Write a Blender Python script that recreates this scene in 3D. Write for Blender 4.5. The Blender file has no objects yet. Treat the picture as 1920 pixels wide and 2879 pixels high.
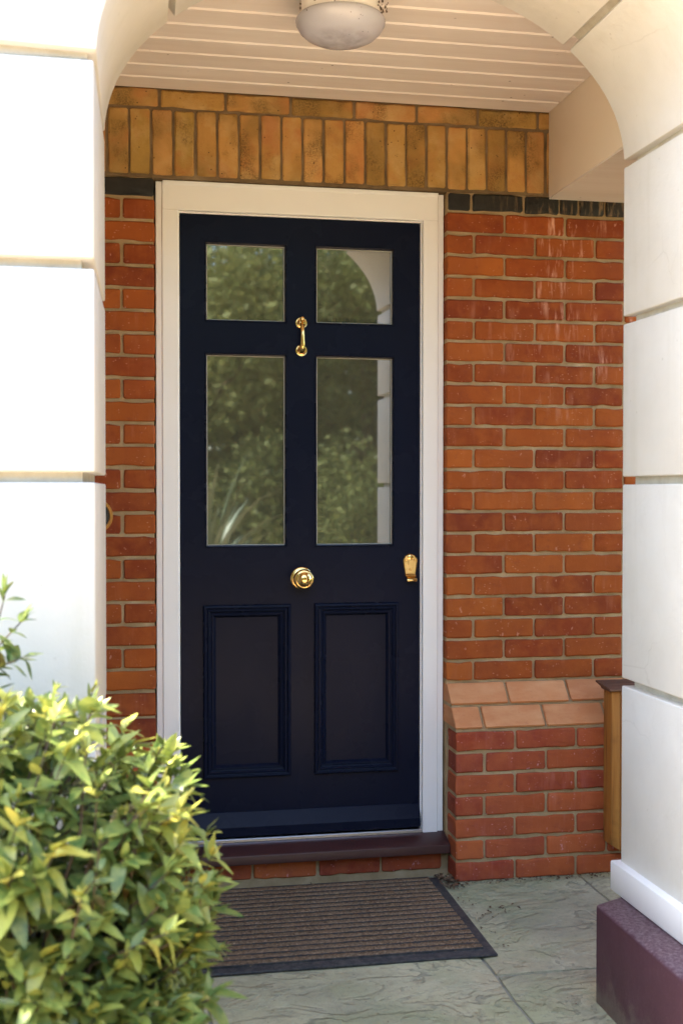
import bpy, bmesh, math, random
from mathutils import Vector, Matrix, noise
random.seed(7)
R = math.radians
scene = bpy.context.scene
COL = scene.collection

# ------------------------------------------------------------------ camera
YAW, PITCH = 0.184976, 0.018157
CAM = Vector((0.0, -3.98, 1.345))
cam_d = bpy.data.cameras.new('camera')
cam_d.sensor_fit = 'VERTICAL'; cam_d.sensor_height = 36.0
cam_d.lens = 3302.77 / 2879 * 36.0
cam_d.clip_start = 0.05; cam_d.clip_end = 400
cam_o = bpy.data.objects.new('camera', cam_d); COL.objects.link(cam_o)
fw = Vector((math.sin(YAW)*math.cos(PITCH), math.cos(YAW)*math.cos(PITCH), -math.sin(PITCH)))
rt = Vector((math.cos(YAW), -math.sin(YAW), 0)); up = rt.cross(fw)
m = Matrix((rt, up, -fw)).transposed().to_4x4(); m.translation = CAM
cam_o.matrix_world = m
cam_d.dof.use_dof = True; cam_d.dof.focus_distance = 3.9; cam_d.dof.aperture_fstop = 3.8
scene.camera = cam_o

# ------------------------------------------------------------------ world, sun, exposure
SUN_EL, SUN_AZ = R(52), R(-88.5)          # azimuth measured from +Y towards +X: the sun stands to the left, grazing the front
w = bpy.data.worlds.new('World'); scene.world = w; w.use_nodes = True
nt = w.node_tree; nt.nodes.clear()
sky = nt.nodes.new('ShaderNodeTexSky'); sky.sky_type = 'NISHITA'; sky.sun_disc = False
sky.sun_elevation = SUN_EL; sky.sun_rotation = SUN_AZ
sky.air_density = 1.0; sky.dust_density = 1.2; sky.ozone_density = 1.0
bg = nt.nodes.new('ShaderNodeBackground'); bg.inputs['Strength'].default_value = 0.15
tc = nt.nodes.new('ShaderNodeTexCoord')
cn = nt.nodes.new('ShaderNodeTexNoise'); cn.inputs['Scale'].default_value = 2.2; cn.inputs['Detail'].default_value = 7; cn.inputs['Roughness'].default_value = 0.62
cr = nt.nodes.new('ShaderNodeValToRGB'); cr.color_ramp.elements[0].position = 0.58; cr.color_ramp.elements[1].position = 0.86
cm = nt.nodes.new('ShaderNodeMix'); cm.data_type = 'RGBA'
cm.inputs[7].default_value = (7.6, 7.5, 7.3, 1)
out = nt.nodes.new('ShaderNodeOutputWorld')
nt.links.new(tc.outputs['Generated'], cn.inputs['Vector'])
nt.links.new(cn.outputs['Fac'], cr.inputs['Fac'])
nt.links.new(cr.outputs['Color'], cm.inputs[0])
nt.links.new(sky.outputs['Color'], cm.inputs[6])
nt.links.new(cm.outputs[2], bg.inputs['Color'])
nt.links.new(bg.outputs[0], out.inputs['Surface'])

sun_d = bpy.data.lights.new('sun', 'SUN'); sun_d.energy = 4.0; sun_d.angle = R(0.6); sun_d.color = (1.0, 0.93, 0.82)
sun_o = bpy.data.objects.new('sun', sun_d); COL.objects.link(sun_o)
sdir = Vector((math.sin(SUN_AZ)*math.cos(SUN_EL), math.cos(SUN_AZ)*math.cos(SUN_EL), math.sin(SUN_EL)))
sun_o.rotation_euler = (-sdir).to_track_quat('-Z', 'Y').to_euler()
sun_o.location = (0, 10, 12)

scene.render.engine = 'CYCLES'
scene.view_settings.view_transform = 'Standard'
scene.view_settings.look = 'None'
scene.view_settings.gamma = 1.0
scene.view_settings.use_curve_mapping = False
scene.view_settings.exposure = 3.1
scene.cycles.max_bounces = 10
scene.cycles.diffuse_bounces = 7
scene.cycles.glossy_bounces = 4

# ------------------------------------------------------------------ helpers
WL = {}
def wloc(o): return WL.get(o.name, Vector((0, 0, 0)))
def thing(name, label, cat, loc=(0, 0, 0), group=None, parent=None):
    o = bpy.data.objects.new(name, None); COL.objects.link(o)
    o.empty_display_size = 0.1
    L = Vector(loc)
    if parent is not None:
        o.parent = parent; o.location = L - wloc(parent)
    else: o.location = L
    WL[o.name] = L
    if label: o['label'] = label
    if cat: o['category'] = cat
    if group: o['group'] = group
    return o
def put(name, me, mat=None, parent=None, loc=(0, 0, 0), rot=None, scale=None, label=None, cat=None, kind=None, group=None):
    """me in coordinates relative to loc (world)."""
    o = bpy.data.objects.new(name, me); COL.objects.link(o)
    L = Vector(loc)
    if parent is not None:
        o.parent = parent; o.location = L - wloc(parent)
    else: o.location = L
    WL[o.name] = L
    if rot is not None: o.rotation_euler = rot
    if scale is not None: o.scale = scale
    if mat is not None and len(me.materials) == 0: me.materials.append(mat)
    if label: o['label'] = label
    if cat: o['category'] = cat
    if kind: o['kind'] = kind
    if group: o['group'] = group
    return o
def mesh(name, bm, mat=None, smooth=False, angle=None):
    bmesh.ops.recalc_face_normals(bm, faces=bm.faces[:])
    me = bpy.data.meshes.new(name); bm.to_mesh(me); bm.free()
    if smooth:
        me.polygons.foreach_set('use_smooth', [True]*len(me.polygons))
        if angle is not None: me.set_sharp_from_angle(angle=R(angle))
    if mat: me.materials.append(mat)
    return me
def pydata(name, v, f, mat=None, smooth=False):
    me = bpy.data.meshes.new(name); me.from_pydata(v, [], f); me.update()
    if smooth: me.polygons.foreach_set('use_smooth', [True]*len(me.polygons))
    if mat: me.materials.append(mat)
    return me
def box(bm, x0, x1, y0, y1, z0, z1):
    v = [bm.verts.new(c) for c in ((x0,y0,z0),(x1,y0,z0),(x1,y1,z0),(x0,y1,z0),(x0,y0,z1),(x1,y0,z1),(x1,y1,z1),(x0,y1,z1))]
    for f in ((0,3,2,1),(4,5,6,7),(0,1,5,4),(1,2,6,5),(2,3,7,6),(3,0,4,7)): bm.faces.new([v[i] for i in f])
    return v
def bevel(bm, w, seg=2):
    bmesh.ops.bevel(bm, geom=bm.edges[:], offset=w, segments=seg, affect='EDGES', profile=0.5, clamp_overlap=True)
def boxm(name, x0, x1, y0, y1, z0, z1, mat, bev=0, seg=2):
    bm = bmesh.new(); box(bm, x0, x1, y0, y1, z0, z1)
    if bev: bevel(bm, bev, seg)
    return mesh(name, bm, mat, smooth=bool(bev), angle=35)
def prism(bm, pts, axis, a, b):
    """polygon pts (2D) extruded along axis from a to b. axis x: pts=(y,z); y: pts=(x,z); z: pts=(x,y)"""
    def mk(p, t):
        return {'x': (t, p[0], p[1]), 'y': (p[0], t, p[1]), 'z': (p[0], p[1], t)}[axis]
    A = [bm.verts.new(mk(p, a)) for p in pts]; B = [bm.verts.new(mk(p, b)) for p in pts]
    n = len(pts); bm.faces.new(A); bm.faces.new(B[::-1])
    for i in range(n):
        j = (i+1) % n; bm.faces.new((A[i], B[i], B[j], A[j]))
def lathe(bm, prof, seg=32, axis='-y', c=(0, 0, 0)):
    """prof: list of (radius, height) ; height grows along axis"""
    rings = []
    for r, h in prof:
        if r < 1e-6: rings.append([None])
        else: rings.append([(r*math.cos(2*math.pi*i/seg), r*math.sin(2*math.pi*i/seg)) for i in range(seg)])
    def pt(a, b, h):
        if axis == '-y': return (c[0]+a, c[1]-h, c[2]+b)
        if axis == '-z': return (c[0]+a, c[1]+b, c[2]-h)
        return (c[0]+a, c[1]+b, c[2]+h)
    V = []
    for (r, h), ring in zip(prof, rings):
        V.append([bm.verts.new(pt(0, 0, h))] if ring[0] is None else [bm.verts.new(pt(a, b, h)) for a, b in ring])
    for A, B in zip(V, V[1:]):
        for i in range(seg):
            j = (i+1) % seg
            if len(A) == 1 and len(B) == 1: continue
            if len(A) == 1: bm.faces.new((A[0], B[i], B[j]))
            elif len(B) == 1: bm.faces.new((A[i], B[0], A[j]))
            else: bm.faces.new((A[i], B[i], B[j], A[j]))
def tube(bm, path, radii, seg=10, squash=1.0):
    path = [Vector(p) for p in path]; V = []
    for i, p in enumerate(path):
        t = (path[min(i+1, len(path)-1)] - path[max(i-1, 0)]).normalized()
        a = t.cross(Vector((0, 1, 0)))
        if a.length < 0.1: a = t.cross(Vector((1, 0, 0)))
        a.normalize(); b = t.cross(a).normalized()
        V.append([bm.verts.new(p + radii[i]*(a*math.cos(2*math.pi*k/seg) + b*squash*math.sin(2*math.pi*k/seg))) for k in range(seg)])
    for A, B in zip(V, V[1:]):
        for k in range(seg):
            bm.faces.new((A[k], A[(k+1) % seg], B[(k+1) % seg], B[k]))
    bm.faces.new(V[0][::-1]); bm.faces.new(V[-1])

# ------------------------------------------------------------------ material helpers
class M:
    def __init__(s, name, rough=0.6, base=(0.5, 0.5, 0.5), spec=0.5, metal=0.0):
        s.m = bpy.data.materials.new(name); s.m.use_nodes = True
        s.nt = s.m.node_tree; s.b = s.nt.nodes['Principled BSDF']
        s.b.inputs['Base Color'].default_value = (*base, 1); s.b.inputs['Roughness'].default_value = rough
        s.b.inputs['Specular IOR Level'].default_value = spec; s.b.inputs['Metallic'].default_value = metal
    def n(s, t, **kw):
        x = s.nt.nodes.new('ShaderNode'+t)
        for k, v in kw.items(): setattr(x, k, v)
        return x
    def l(s, a, b): s.nt.links.new(a, b)
    def pos(s): return s.n('NewGeometry').outputs['Position']
    def objc(s): return s.n('TexCoord').outputs['Object']
    def rnd(s): return s.n('ObjectInfo').outputs['Random']
    def mapping(s, vec, scale=(1, 1, 1), rot=(0, 0, 0), loc=(0, 0, 0)):
        x = s.n('Mapping'); x.inputs['Scale'].default_value = scale; x.inputs['Rotation'].default_value = rot; x.inputs['Location'].default_value = loc
        s.l(vec, x.inputs['Vector']); return x.outputs[0]
    def offs(s, vec, val, amt=30.0):
        a = s.n('VectorMath', operation='MULTIPLY_ADD'); c = s.n('CombineXYZ')
        for i in range(3): s.l(val, c.inputs[i])
        s.l(c.outputs[0], a.inputs[0]); a.inputs[1].default_value = (amt, amt*1.7, amt*0.6); s.l(vec, a.inputs[2]); return a.outputs[0]
    def noise(s, vec, scale, detail=4, rough=0.55, dist=0.0):
        x = s.n('TexNoise'); x.inputs['Scale'].default_value = scale; x.inputs['Detail'].default_value = detail
        x.inputs['Roughness'].default_value = rough; x.inputs['Distortion'].default_value = dist
        s.l(vec, x.inputs['Vector']); return x.outputs['Fac']
    def voro(s, vec, scale, feature='F1', rand=1.0):
        x = s.n('TexVoronoi', feature=feature); x.inputs['Scale'].default_value = scale; x.inputs['Randomness'].default_value = rand
        s.l(vec, x.inputs['Vector']); return x
    def ramp(s, fac, stops, interp='LINEAR'):
        x = s.n('ValToRGB'); e = x.color_ramp.elements; x.color_ramp.interpolation = interp
        while len(e) < len(stops): e.new(0.5)
        for el, (p, c) in zip(e, stops):
            el.position = p; el.color = (*c, 1) if len(c) == 3 else c
        s.l(fac, x.inputs['Fac']); return x.outputs['Color']
    def step(s, fac, a, b, lo=0.0, hi=1.0):
        x = s.n('MapRange'); x.inputs['From Min'].default_value = a; x.inputs['From Max'].default_value = b
        x.inputs['To Min'].default_value = lo; x.inputs['To Max'].default_value = hi
        s.l(fac, x.inputs['Value']); return x.outputs[0]
    def math(s, op, a, b=None):
        x = s.n('Math', operation=op)
        for i, q in enumerate((a, b)):
            if q is None: continue
            if isinstance(q, (int, float)): x.inputs[i].default_value = q
            else: s.l(q, x.inputs[i])
        return x.outputs[0]
    def mix(s, fac, a, b, blend='MIX'):
        x = s.n('Mix', data_type='RGBA', blend_type=blend)
        for i, q in ((0, fac), (6, a), (7, b)):
            if isinstance(q, (int, float)): x.inputs[i].default_value = q
            elif isinstance(q, tuple): x.inputs[i].default_value = (*q, 1)
            else: s.l(q, x.inputs[i])
        return x.outputs[2]
    def base(s, c): s.l(c, s.b.inputs['Base Color'])
    def rough(s, c): s.l(c, s.b.inputs['Roughness'])
    def bump(s, h, strength=0.3, dist=0.01, prev=None):
        x = s.n('Bump'); x.inputs['Strength'].default_value = strength; x.inputs['Distance'].default_value = dist
        s.l(h, x.inputs['Height'])
        if prev is not None: s.l(prev, x.inputs['Normal'])
        s.l(x.outputs[0], s.b.inputs['Normal']); return x.outputs[0]
    def sep(s, vec):
        x = s.n('SeparateXYZ'); s.l(vec, x.inputs[0]); return x.outputs

# --- brick materials
def red_brick(name='red_brick', tone=(1.04, 1.0, 1.25)):
    k = M(name, 0.9, spec=0.10); P = k.pos(); r = k.rnd(); V = k.offs(P, r)
    c = k.ramp(r, [(0.0, (0.185, 0.038, 0.011)), (0.15, (0.26, 0.062, 0.012)), (0.35, (0.33, 0.092, 0.015)), (0.5, (0.23, 0.048, 0.012)), (0.65, (0.38, 0.112, 0.018)), (0.85, (0.28, 0.064, 0.013)), (1.0, (0.16, 0.034, 0.012))])
    n1 = k.noise(V, 14, 5, 0.6)
    c = k.mix(k.step(n1, 0.40, 0.80, 0, 0.8), c, (0.38, 0.115, 0.021))
    c = k.mix(k.step(k.noise(k.mapping(V, (1, 1, 0.6)), 6, 3, 0.5), 0.35, 0.7, 0.35, 0.0), c, (0.13, 0.032, 0.016))
    n2 = k.noise(V, 30, 5, 0.65)
    c = k.mix(k.step(n2, 0.55, 0.8, 0, 0.55), c, (0.17, 0.04, 0.02))
    # lime bloom: long thin runs, mostly on the upper wall to the right of the door
    st = k.noise(k.mapping(V, (42, 1, 6)), 1.0, 5, 0.65)
    patch = k.noise(P, 5.5, 2)
    ax = k.sep(P)
    up_ = k.math('MULTIPLY', k.step(ax[2], 1.35, 2.0), k.step(ax[0], 1.2, 1.45))
    f = k.math('MULTIPLY', k.step(st, 0.52, 0.70), k.step(patch, 0.45, 0.65))
    f = k.math('MULTIPLY', f, k.math('ADD', k.math('MULTIPLY', up_, 1.0), 0.10))
    c = k.mix(f, c, (0.66, 0.36, 0.20))
    # pale mortar specks and short smears
    v = k.voro(k.mapping(V, (0.8, 1, 1.3), (0, 0.5, 0)), 70)
    sp = k.math('MULTIPLY', k.step(v.outputs['Distance'], 0.22, 0.12), k.step(k.noise(V, 22, 2), 0.50, 0.62))
    c = k.mix(k.math('MULTIPLY', sp, 0.42), c, (0.55, 0.30, 0.16))
    v2 = k.noise(k.mapping(V, (70, 1, 35), (0, 0.6, 0)), 1.0, 2, 0.5)
    c = k.mix(k.math('MULTIPLY', k.step(v2, 0.70, 0.76), 0.45), c, (0.6, 0.34, 0.2))
    k.base(k.mix(1.0, c, tone, 'MULTIPLY'))
    b = k.bump(k.noise(V, 45, 6, 0.6), 0.35, 0.004)
    k.bump(k.noise(V, 260, 3, 0.6), 0.30, 0.0015, b)
    return k.m
def yellow_brick():
    k = M('yellow_stock_brick', 0.9, spec=0.2); P = k.pos(); r = k.rnd(); V = k.offs(P, r)
    c = k.ramp(r, [(0.0, (0.34, 0.195, 0.055)), (0.2, (0.46, 0.26, 0.075)), (0.4, (0.52, 0.25, 0.08)), (0.6, (0.35, 0.22, 0.055)), (0.8, (0.54, 0.30, 0.10)), (1.0, (0.40, 0.185, 0.06))])
    n1 = k.noise(V, 11, 4, 0.6)
    c = k.mix(k.step(n1, 0.48, 0.7, 0, 0.7), c, (0.52, 0.34, 0.14))
    n3 = k.noise(V, 7, 3, 0.5, 0.6)
    c = k.mix(k.step(n3, 0.52, 0.7, 0, 0.6), c, (0.40, 0.13, 0.045))
    c = k.mix(k.step(k.noise(V, 4.5, 3), 0.46, 0.62, 0, 0.65), c, (0.22, 0.13, 0.036))
    soot = k.math('MULTIPLY', k.step(k.noise(V, 9, 4), 0.52, 0.68), k.step(k.noise(V, 190, 4, 0.7), 0.44, 0.58))
    c = k.mix(k.math('MULTIPLY', soot, 0.6), c, (0.045, 0.03, 0.012))
    v = k.voro(V, 60); pits = k.math('MULTIPLY', k.step(v.outputs['Distance'], 0.17, 0.09), k.step(k.noise(V, 15, 2), 0.52, 0.6))
    c = k.mix(k.math('MULTIPLY', pits, 0.9), c, (0.03, 0.02, 0.01))
    k.base(c)
    b = k.bump(k.noise(V, 38, 6, 0.68), 0.9, 0.008)
    b = k.bump(k.math('SUBTRACT', 1.0, pits), 0.5, 0.003, b)
    k.bump(k.noise(V, 230, 4, 0.6), 0.35, 0.002, b)
    return k.m
def black_brick():
    k = M('black_bitumen_brick', 0.6, spec=0.4); P = k.pos(); V = k.offs(P, k.rnd())
    c = k.ramp(k.noise(V, 18, 4), [(0.3, (0.006, 0.0055, 0.005)), (0.7, (0.020, 0.017, 0.014))])
    st = k.noise(k.mapping(V, (55, 1, 9)), 1.0, 4, 0.7)
    ax = k.sep(P)
    f = k.math('MULTIPLY', k.step(st, 0.50, 0.66), k.step(ax[0], 1.22, 1.5))
    c = k.mix(k.math('MULTIPLY', f, 0.6), c, (0.30, 0.19, 0.10))
    k.base(c); k.bump(k.noise(V, 60, 6, 0.6), 0.5, 0.004)
    return k.m
def mortar():
    k = M('mortar', 0.95, spec=0.1); P = k.pos()
    c = k.ramp(k.noise(P, 9, 5, 0.6), [(0.25, (0.25, 0.17, 0.085)), (0.55, (0.40, 0.29, 0.16)), (0.8, (0.52, 0.41, 0.26))])
    c = k.mix(k.step(k.noise(P, 220, 3, 0.7), 0.62, 0.75, 0, 0.5), c, (0.16, 0.12, 0.08))
    k.base(c); b = k.bump(k.noise(P, 55, 5, 0.65), 0.7, 0.006); k.bump(k.noise(P, 320, 3, 0.7), 0.6, 0.002, b)
    return k.m
def mortar_brown():
    k = M('brown_stained_mortar', 0.95, spec=0.1); P = k.pos()
    c = k.ramp(k.noise(P, 9, 5, 0.6), [(0.25, (0.10, 0.066, 0.036)), (0.55, (0.19, 0.13, 0.072)), (0.8, (0.28, 0.205, 0.12))])
    k.base(c); b = k.bump(k.noise(P, 55, 5, 0.65), 0.7, 0.006); k.bump(k.noise(P, 320, 3, 0.7), 0.6, 0.002, b)
    return k.m
def skylit_splay_brick():
    k = M('skylit_plinth_brick', 0.9, spec=0.2); P = k.pos(); r = k.rnd(); V = k.offs(P, r)  # paler than the wall brick: sky light on the splays put into the colour
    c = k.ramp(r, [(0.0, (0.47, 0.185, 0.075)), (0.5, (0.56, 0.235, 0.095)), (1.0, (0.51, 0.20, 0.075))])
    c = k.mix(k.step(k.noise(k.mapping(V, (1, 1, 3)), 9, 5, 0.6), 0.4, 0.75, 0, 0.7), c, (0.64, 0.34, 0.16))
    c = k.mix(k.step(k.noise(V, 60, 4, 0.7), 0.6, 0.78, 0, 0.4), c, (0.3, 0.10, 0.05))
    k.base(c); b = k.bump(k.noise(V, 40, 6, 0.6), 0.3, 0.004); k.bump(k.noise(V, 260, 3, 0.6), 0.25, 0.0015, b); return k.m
def far_brick():
    k = M('brickwork_beyond', 0.9, spec=0.2)
    x = k.n('TexBrick'); x.inputs['Scale'].default_value = 1.0; x.inputs['Brick Width'].default_value = 0.225; x.inputs['Row Height'].default_value = 0.075
    x.inputs['Mortar Size'].default_value = 0.006; x.inputs['Color1'].default_value = (0.40, 0.09, 0.03, 1); x.inputs['Color2'].default_value = (0.30, 0.065, 0.025, 1); x.inputs['Mortar'].default_value = (0.38, 0.31, 0.22, 1)
    ax = k.sep(k.pos()); cx = k.n('CombineXYZ'); k.l(ax[0], cx.inputs[0]); k.l(ax[2], cx.inputs[1]); k.l(cx.outputs[0], x.inputs['Vector'])
    k.base(x.outputs['Color']); return k.m
def white_render():
    k = M('white_painted_render', 0.55, spec=0.35); P = k.pos()
    c = k.ramp(k.noise(P, 3.0, 5, 0.6), [(0.3, (0.60, 0.575, 0.51)), (0.7, (0.67, 0.65, 0.59))])
    v = k.voro(P, 24); f = k.math('MULTIPLY', k.step(v.outputs['Distance'], 0.10, 0.04), k.step(k.noise(P, 4, 2), 0.52, 0.6))
    c = k.mix(k.math('MULTIPLY', f, 0.35), c, (0.30, 0.26, 0.19))
    st = k.noise(k.mapping(P, (9, 9, 0.8)), 1.0, 4, 0.6)
    c = k.mix(k.step(st, 0.55, 0.80, 0, 0.30), c, (0.44, 0.42, 0.31))
    c = k.mix(k.step(k.noise(P, 11, 6, 0.7), 0.60, 0.80, 0, 0.22), c, (0.46, 0.43, 0.35))
    cv = k.voro(k.mapping(k.offs(P, k.noise(P, 6, 3), 0.12), (1, 1, 0.7)), 3.2, 'DISTANCE_TO_EDGE')
    ck = k.math('MULTIPLY', k.step(cv.outputs['Distance'], 0.006, 0.0015), k.step(k.noise(P, 2.4, 2), 0.52, 0.60))
    c = k.mix(k.math('MULTIPLY', ck, 0.16), c, (0.28, 0.25, 0.19))
    k.base(c); b = k.bump(k.noise(P, 24, 5, 0.55), 0.18, 0.008); k.bump(k.noise(P, 210, 3, 0.6), 0.22, 0.002, b)
    return k.m
def groove_dirt():
    k = M('grimy_groove_paint', 0.8, spec=0.2); P = k.pos()
    k.base(k.ramp(k.noise(P, 16, 6, 0.7), [(0.3, (0.46, 0.42, 0.34)), (0.55, (0.56, 0.53, 0.45)), (0.8, (0.62, 0.60, 0.53))])); k.bump(k.noise(P, 120, 4, 0.7), 0.5, 0.003); return k.m
def gloss_white(name='white_gloss_frame', c1=(0.82, 0.81, 0.78), rough=0.32):
    k = M(name, rough, base=c1); P = k.pos()
    k.base(k.mix(k.step(k.noise(P, 6, 3), 0.3, 0.8, 0, 0.25), c1, (c1[0]*.9, c1[1]*.89, c1[2]*.86)))
    k.bump(k.noise(k.mapping(P, (40, 40, 4)), 1.0, 3), 0.05, 0.003)
    return k.m
def ceiling_paint():
    k = M('white_boarded_ceiling', 0.5, spec=0.4); P = k.pos(); r = k.rnd()
    V = k.offs(P, r, 9.0)
    c = k.ramp(k.noise(k.mapping(V, (1.2, 14, 1)), 1.0, 5, 0.65), [(0.3, (0.70, 0.62, 0.55)), (0.7, (0.79, 0.73, 0.67))])
    v = k.voro(P, 16); f = k.math('MULTIPLY', k.step(v.outputs['Distance'], 0.085, 0.03), k.step(k.noise(P, 5, 2), 0.40, 0.50))
    c = k.mix(k.math('MULTIPLY', f, 0.8), c, (0.10, 0.06, 0.035))
    k.base(c); k.bump(k.noise(k.mapping(V, (6, 60, 1)), 1.0, 4), 0.10, 0.003)
    return k.m
def door_paint():
    k = M('navy_door_paint', 0.30, base=(0.0064, 0.0088, 0.0205), spec=0.065); P = k.pos()
    k.rough(k.step(k.noise(P, 5, 4), 0.2, 0.8, 0.22, 0.32))
    k.bump(k.noise(k.mapping(P, (60, 60, 5)), 1.0, 3), 0.04, 0.002)
    return k.m
def sill_paint():
    k = M('maroon_sill_paint', 0.35, base=(0.045, 0.016, 0.016)); P = k.pos()
    k.base(k.mix(k.step(k.noise(P, 7, 4), 0.4, 0.8, 0, 0.5), (0.045, 0.015, 0.015), (0.07, 0.028, 0.026)))
    k.bump(k.noise(k.mapping(P, (4, 60, 60)), 1.0, 3), 0.06, 0.002); return k.m
def purple_paint():
    k = M('plum_masonry_paint', 0.6, spec=0.4); P = k.pos()
    c = k.ramp(k.noise(P, 6, 5, 0.6), [(0.3, (0.055, 0.020, 0.028)), (0.7, (0.080, 0.032, 0.042))])
    nrm = k.sep(k.n('NewGeometry').outputs['Normal'])
    dust = k.math('MULTIPLY', k.step(nrm[2], 0.5, 0.9), k.step(k.noise(P, 90, 5, 0.75), 0.40, 0.70))
    c = k.mix(k.math('MULTIPLY', dust, 0.55), c, (0.30, 0.24, 0.25))
    sp = k.step(k.voro(P, 95).outputs['Distance'], 0.13, 0.06); c = k.mix(k.math('MULTIPLY', sp, 0.35), c, (0.25, 0.18, 0.16))
    zz = k.math('ADD', k.sep(P)[2], k.step(k.noise(P, 14, 5, 0.7), 0.3, 0.7, -0.06, 0.06))
    c = k.mix(k.step(zz, 0.075, 0.0, 0, 0.6), c, (0.16, 0.13, 0.095))
    k.base(c); b = k.bump(k.noise(P, 30, 4), 0.25, 0.006); k.bump(k.noise(P, 240, 3, 0.7), 0.3, 0.002, b); return k.m
def sandstone():
    k = M('riven_sandstone_paving', 0.75, spec=0.35); P = k.pos(); r = k.rnd(); V = k.offs(P, r, 6.0)
    c = k.ramp(k.noise(V, 2.6, 5, 0.6), [(0.28, (0.31, 0.28, 0.17)), (0.5, (0.43, 0.39, 0.235)), (0.72, (0.56, 0.49, 0.30))])
    # riven, terraced cleft: contour steps of a stretched noise field
    c = k.mix(k.step(k.noise(V, 1.4, 3, 0.5), 0.42, 0.62, 0, 0.6), c, (0.22, 0.205, 0.15))
    W = k.mapping(V, (1.9, 3.3, 1), (0, 0, R(-24)))
    n = k.noise(W, 1.7, 6, 0.58, 0.5)
    t = k.math('MULTIPLY', n, 9.0); fr = k.math('FRACT', t); fl = k.math('FLOOR', t)
    h = k.math('ADD', fl, k.step(fr, 0.0, 0.30))
    edge = k.math('MULTIPLY', k.step(fr, 0.42, 0.16), k.step(k.noise(V, 7, 3), 0.42, 0.60))
    c = k.mix(k.math('MULTIPLY', edge, 0.45), c, (0.15, 0.145, 0.11))
    lite = k.math('MULTIPLY', k.step(fr, 0.62, 0.95), k.step(k.noise(V, 6, 3), 0.40, 0.62))
    c = k.mix(k.math('MULTIPLY', lite, 0.22), c, (0.64, 0.58, 0.40))
    c = k.mix(k.step(k.noise(P, 2.3, 4, 0.6, 0.4), 0.50, 0.66, 0, 0.45), c, (0.24, 0.27, 0.125))
    c = k.mix(k.step(k.noise(V, 3.6, 4, 0.6), 0.56, 0.72, 0, 0.5), c, (0.42, 0.33, 0.20))
    c = k.mix(k.step(k.noise(P, 60, 5, 0.75), 0.52, 0.72, 0, 0.5), c, (0.15, 0.14, 0.105))
    c = k.mix(k.step(k.noise(P, 17, 5, 0.7), 0.55, 0.75, 0, 0.4), c, (0.17, 0.16, 0.12))
    k.base(c)
    b = k.bump(h, 0.6, 0.009); b = k.bump(k.noise(V, 14, 7, 0.66, 0.4), 0.8, 0.014, b); k.bump(k.noise(P, 130, 4, 0.65), 0.4, 0.003, b)
    return k.m
def grout():
    k = M('sandy_joint', 0.95, spec=0.1); P = k.pos()
    k.base(k.ramp(k.noise(P, 25, 5), [(0.3, (0.17, 0.16, 0.125)), (0.7, (0.28, 0.26, 0.20))])); k.bump(k.noise(P, 120, 4, 0.7), 0.6, 0.004); return k.m
def gravel():
    k = M('buff_gravel', 0.95, spec=0.15); P = k.pos(); v = k.voro(P, 38)
    c = k.mix(0.5, (0.60, 0.43, 0.27), v.outputs['Color'], 'MULTIPLY')
    c = k.mix(0.6, c, (0.60, 0.44, 0.28)); k.base(c); k.bump(v.outputs['Distance'], 0.8, 0.02); return k.m
def soil():
    k = M('dark_soil', 0.95, spec=0.1); P = k.pos()
    k.base(k.ramp(k.noise(P, 30, 6, 0.7), [(0.3, (0.02, 0.014, 0.009)), (0.7, (0.06, 0.042, 0.027))])); k.bump(k.noise(P, 40, 6, 0.7), 0.9, 0.03); return k.m
def grassy():
    k = M('lawn', 0.9, spec=0.2); P = k.pos()
    k.base(k.ramp(k.noise(P, 9, 6, 0.7), [(0.3, (0.035, 0.075, 0.015)), (0.7, (0.09, 0.15, 0.035))])); k.bump(k.noise(P, 70, 5, 0.7), 0.8, 0.03); return k.m
def coir():
    k = M('brown_coir', 0.95, spec=0.1); P = k.pos()
    c = k.ramp(k.noise(P, 110, 5, 0.75), [(0.30, (0.06, 0.037, 0.021)), (0.52, (0.22, 0.142, 0.083)), (0.75, (0.48, 0.34, 0.22))])
    c = k.mix(k.step(k.noise(P, 4, 4), 0.45, 0.8, 0, 0.35), c, (0.30, 0.21, 0.14))
    sp = k.step(k.voro(P, 55).outputs['Distance'], 0.09, 0.05); c = k.mix(k.math('MULTIPLY', sp, 0.8), c, (0.5, 0.43, 0.34))
    k.base(c); k.bump(k.noise(P, 300, 4, 0.75), 0.9, 0.006); return k.m
def rubber():
    k = M('black_rubber', 0.6, base=(0.018, 0.019, 0.022)); P = k.pos()
    k.base(k.mix(k.step(k.noise(P, 60, 5, 0.7), 0.40, 0.70, 0, 0.75), (0.018, 0.018, 0.020), (0.095, 0.082, 0.068))); k.bump(k.noise(P, 200, 3), 0.2, 0.002); return k.m
def brass():
    k = M('polished_brass', 0.10, base=(0.80, 0.53, 0.20), metal=1.0); P = k.pos()
    k.rough(k.step(k.noise(P, 60, 4), 0.3, 0.8, 0.06, 0.20)); return k.m
def wood():
    k = M('stained_timber', 0.6, spec=0.3); P = k.pos()
    g = k.noise(k.mapping(P, (45, 45, 2.2)), 1.0, 6, 0.6, 0.8)
    c = k.ramp(g, [(0.25, (0.15, 0.055, 0.012)), (0.5, (0.34, 0.135, 0.026)), (0.75, (0.44, 0.195, 0.042))])
    kn = k.noise(P, 8, 3); c = k.mix(k.step(kn, 0.58, 0.75, 0, 0.6), c, (0.075, 0.032, 0.012))
    k.base(c); k.bump(g, 0.3, 0.003); return k.m
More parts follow.
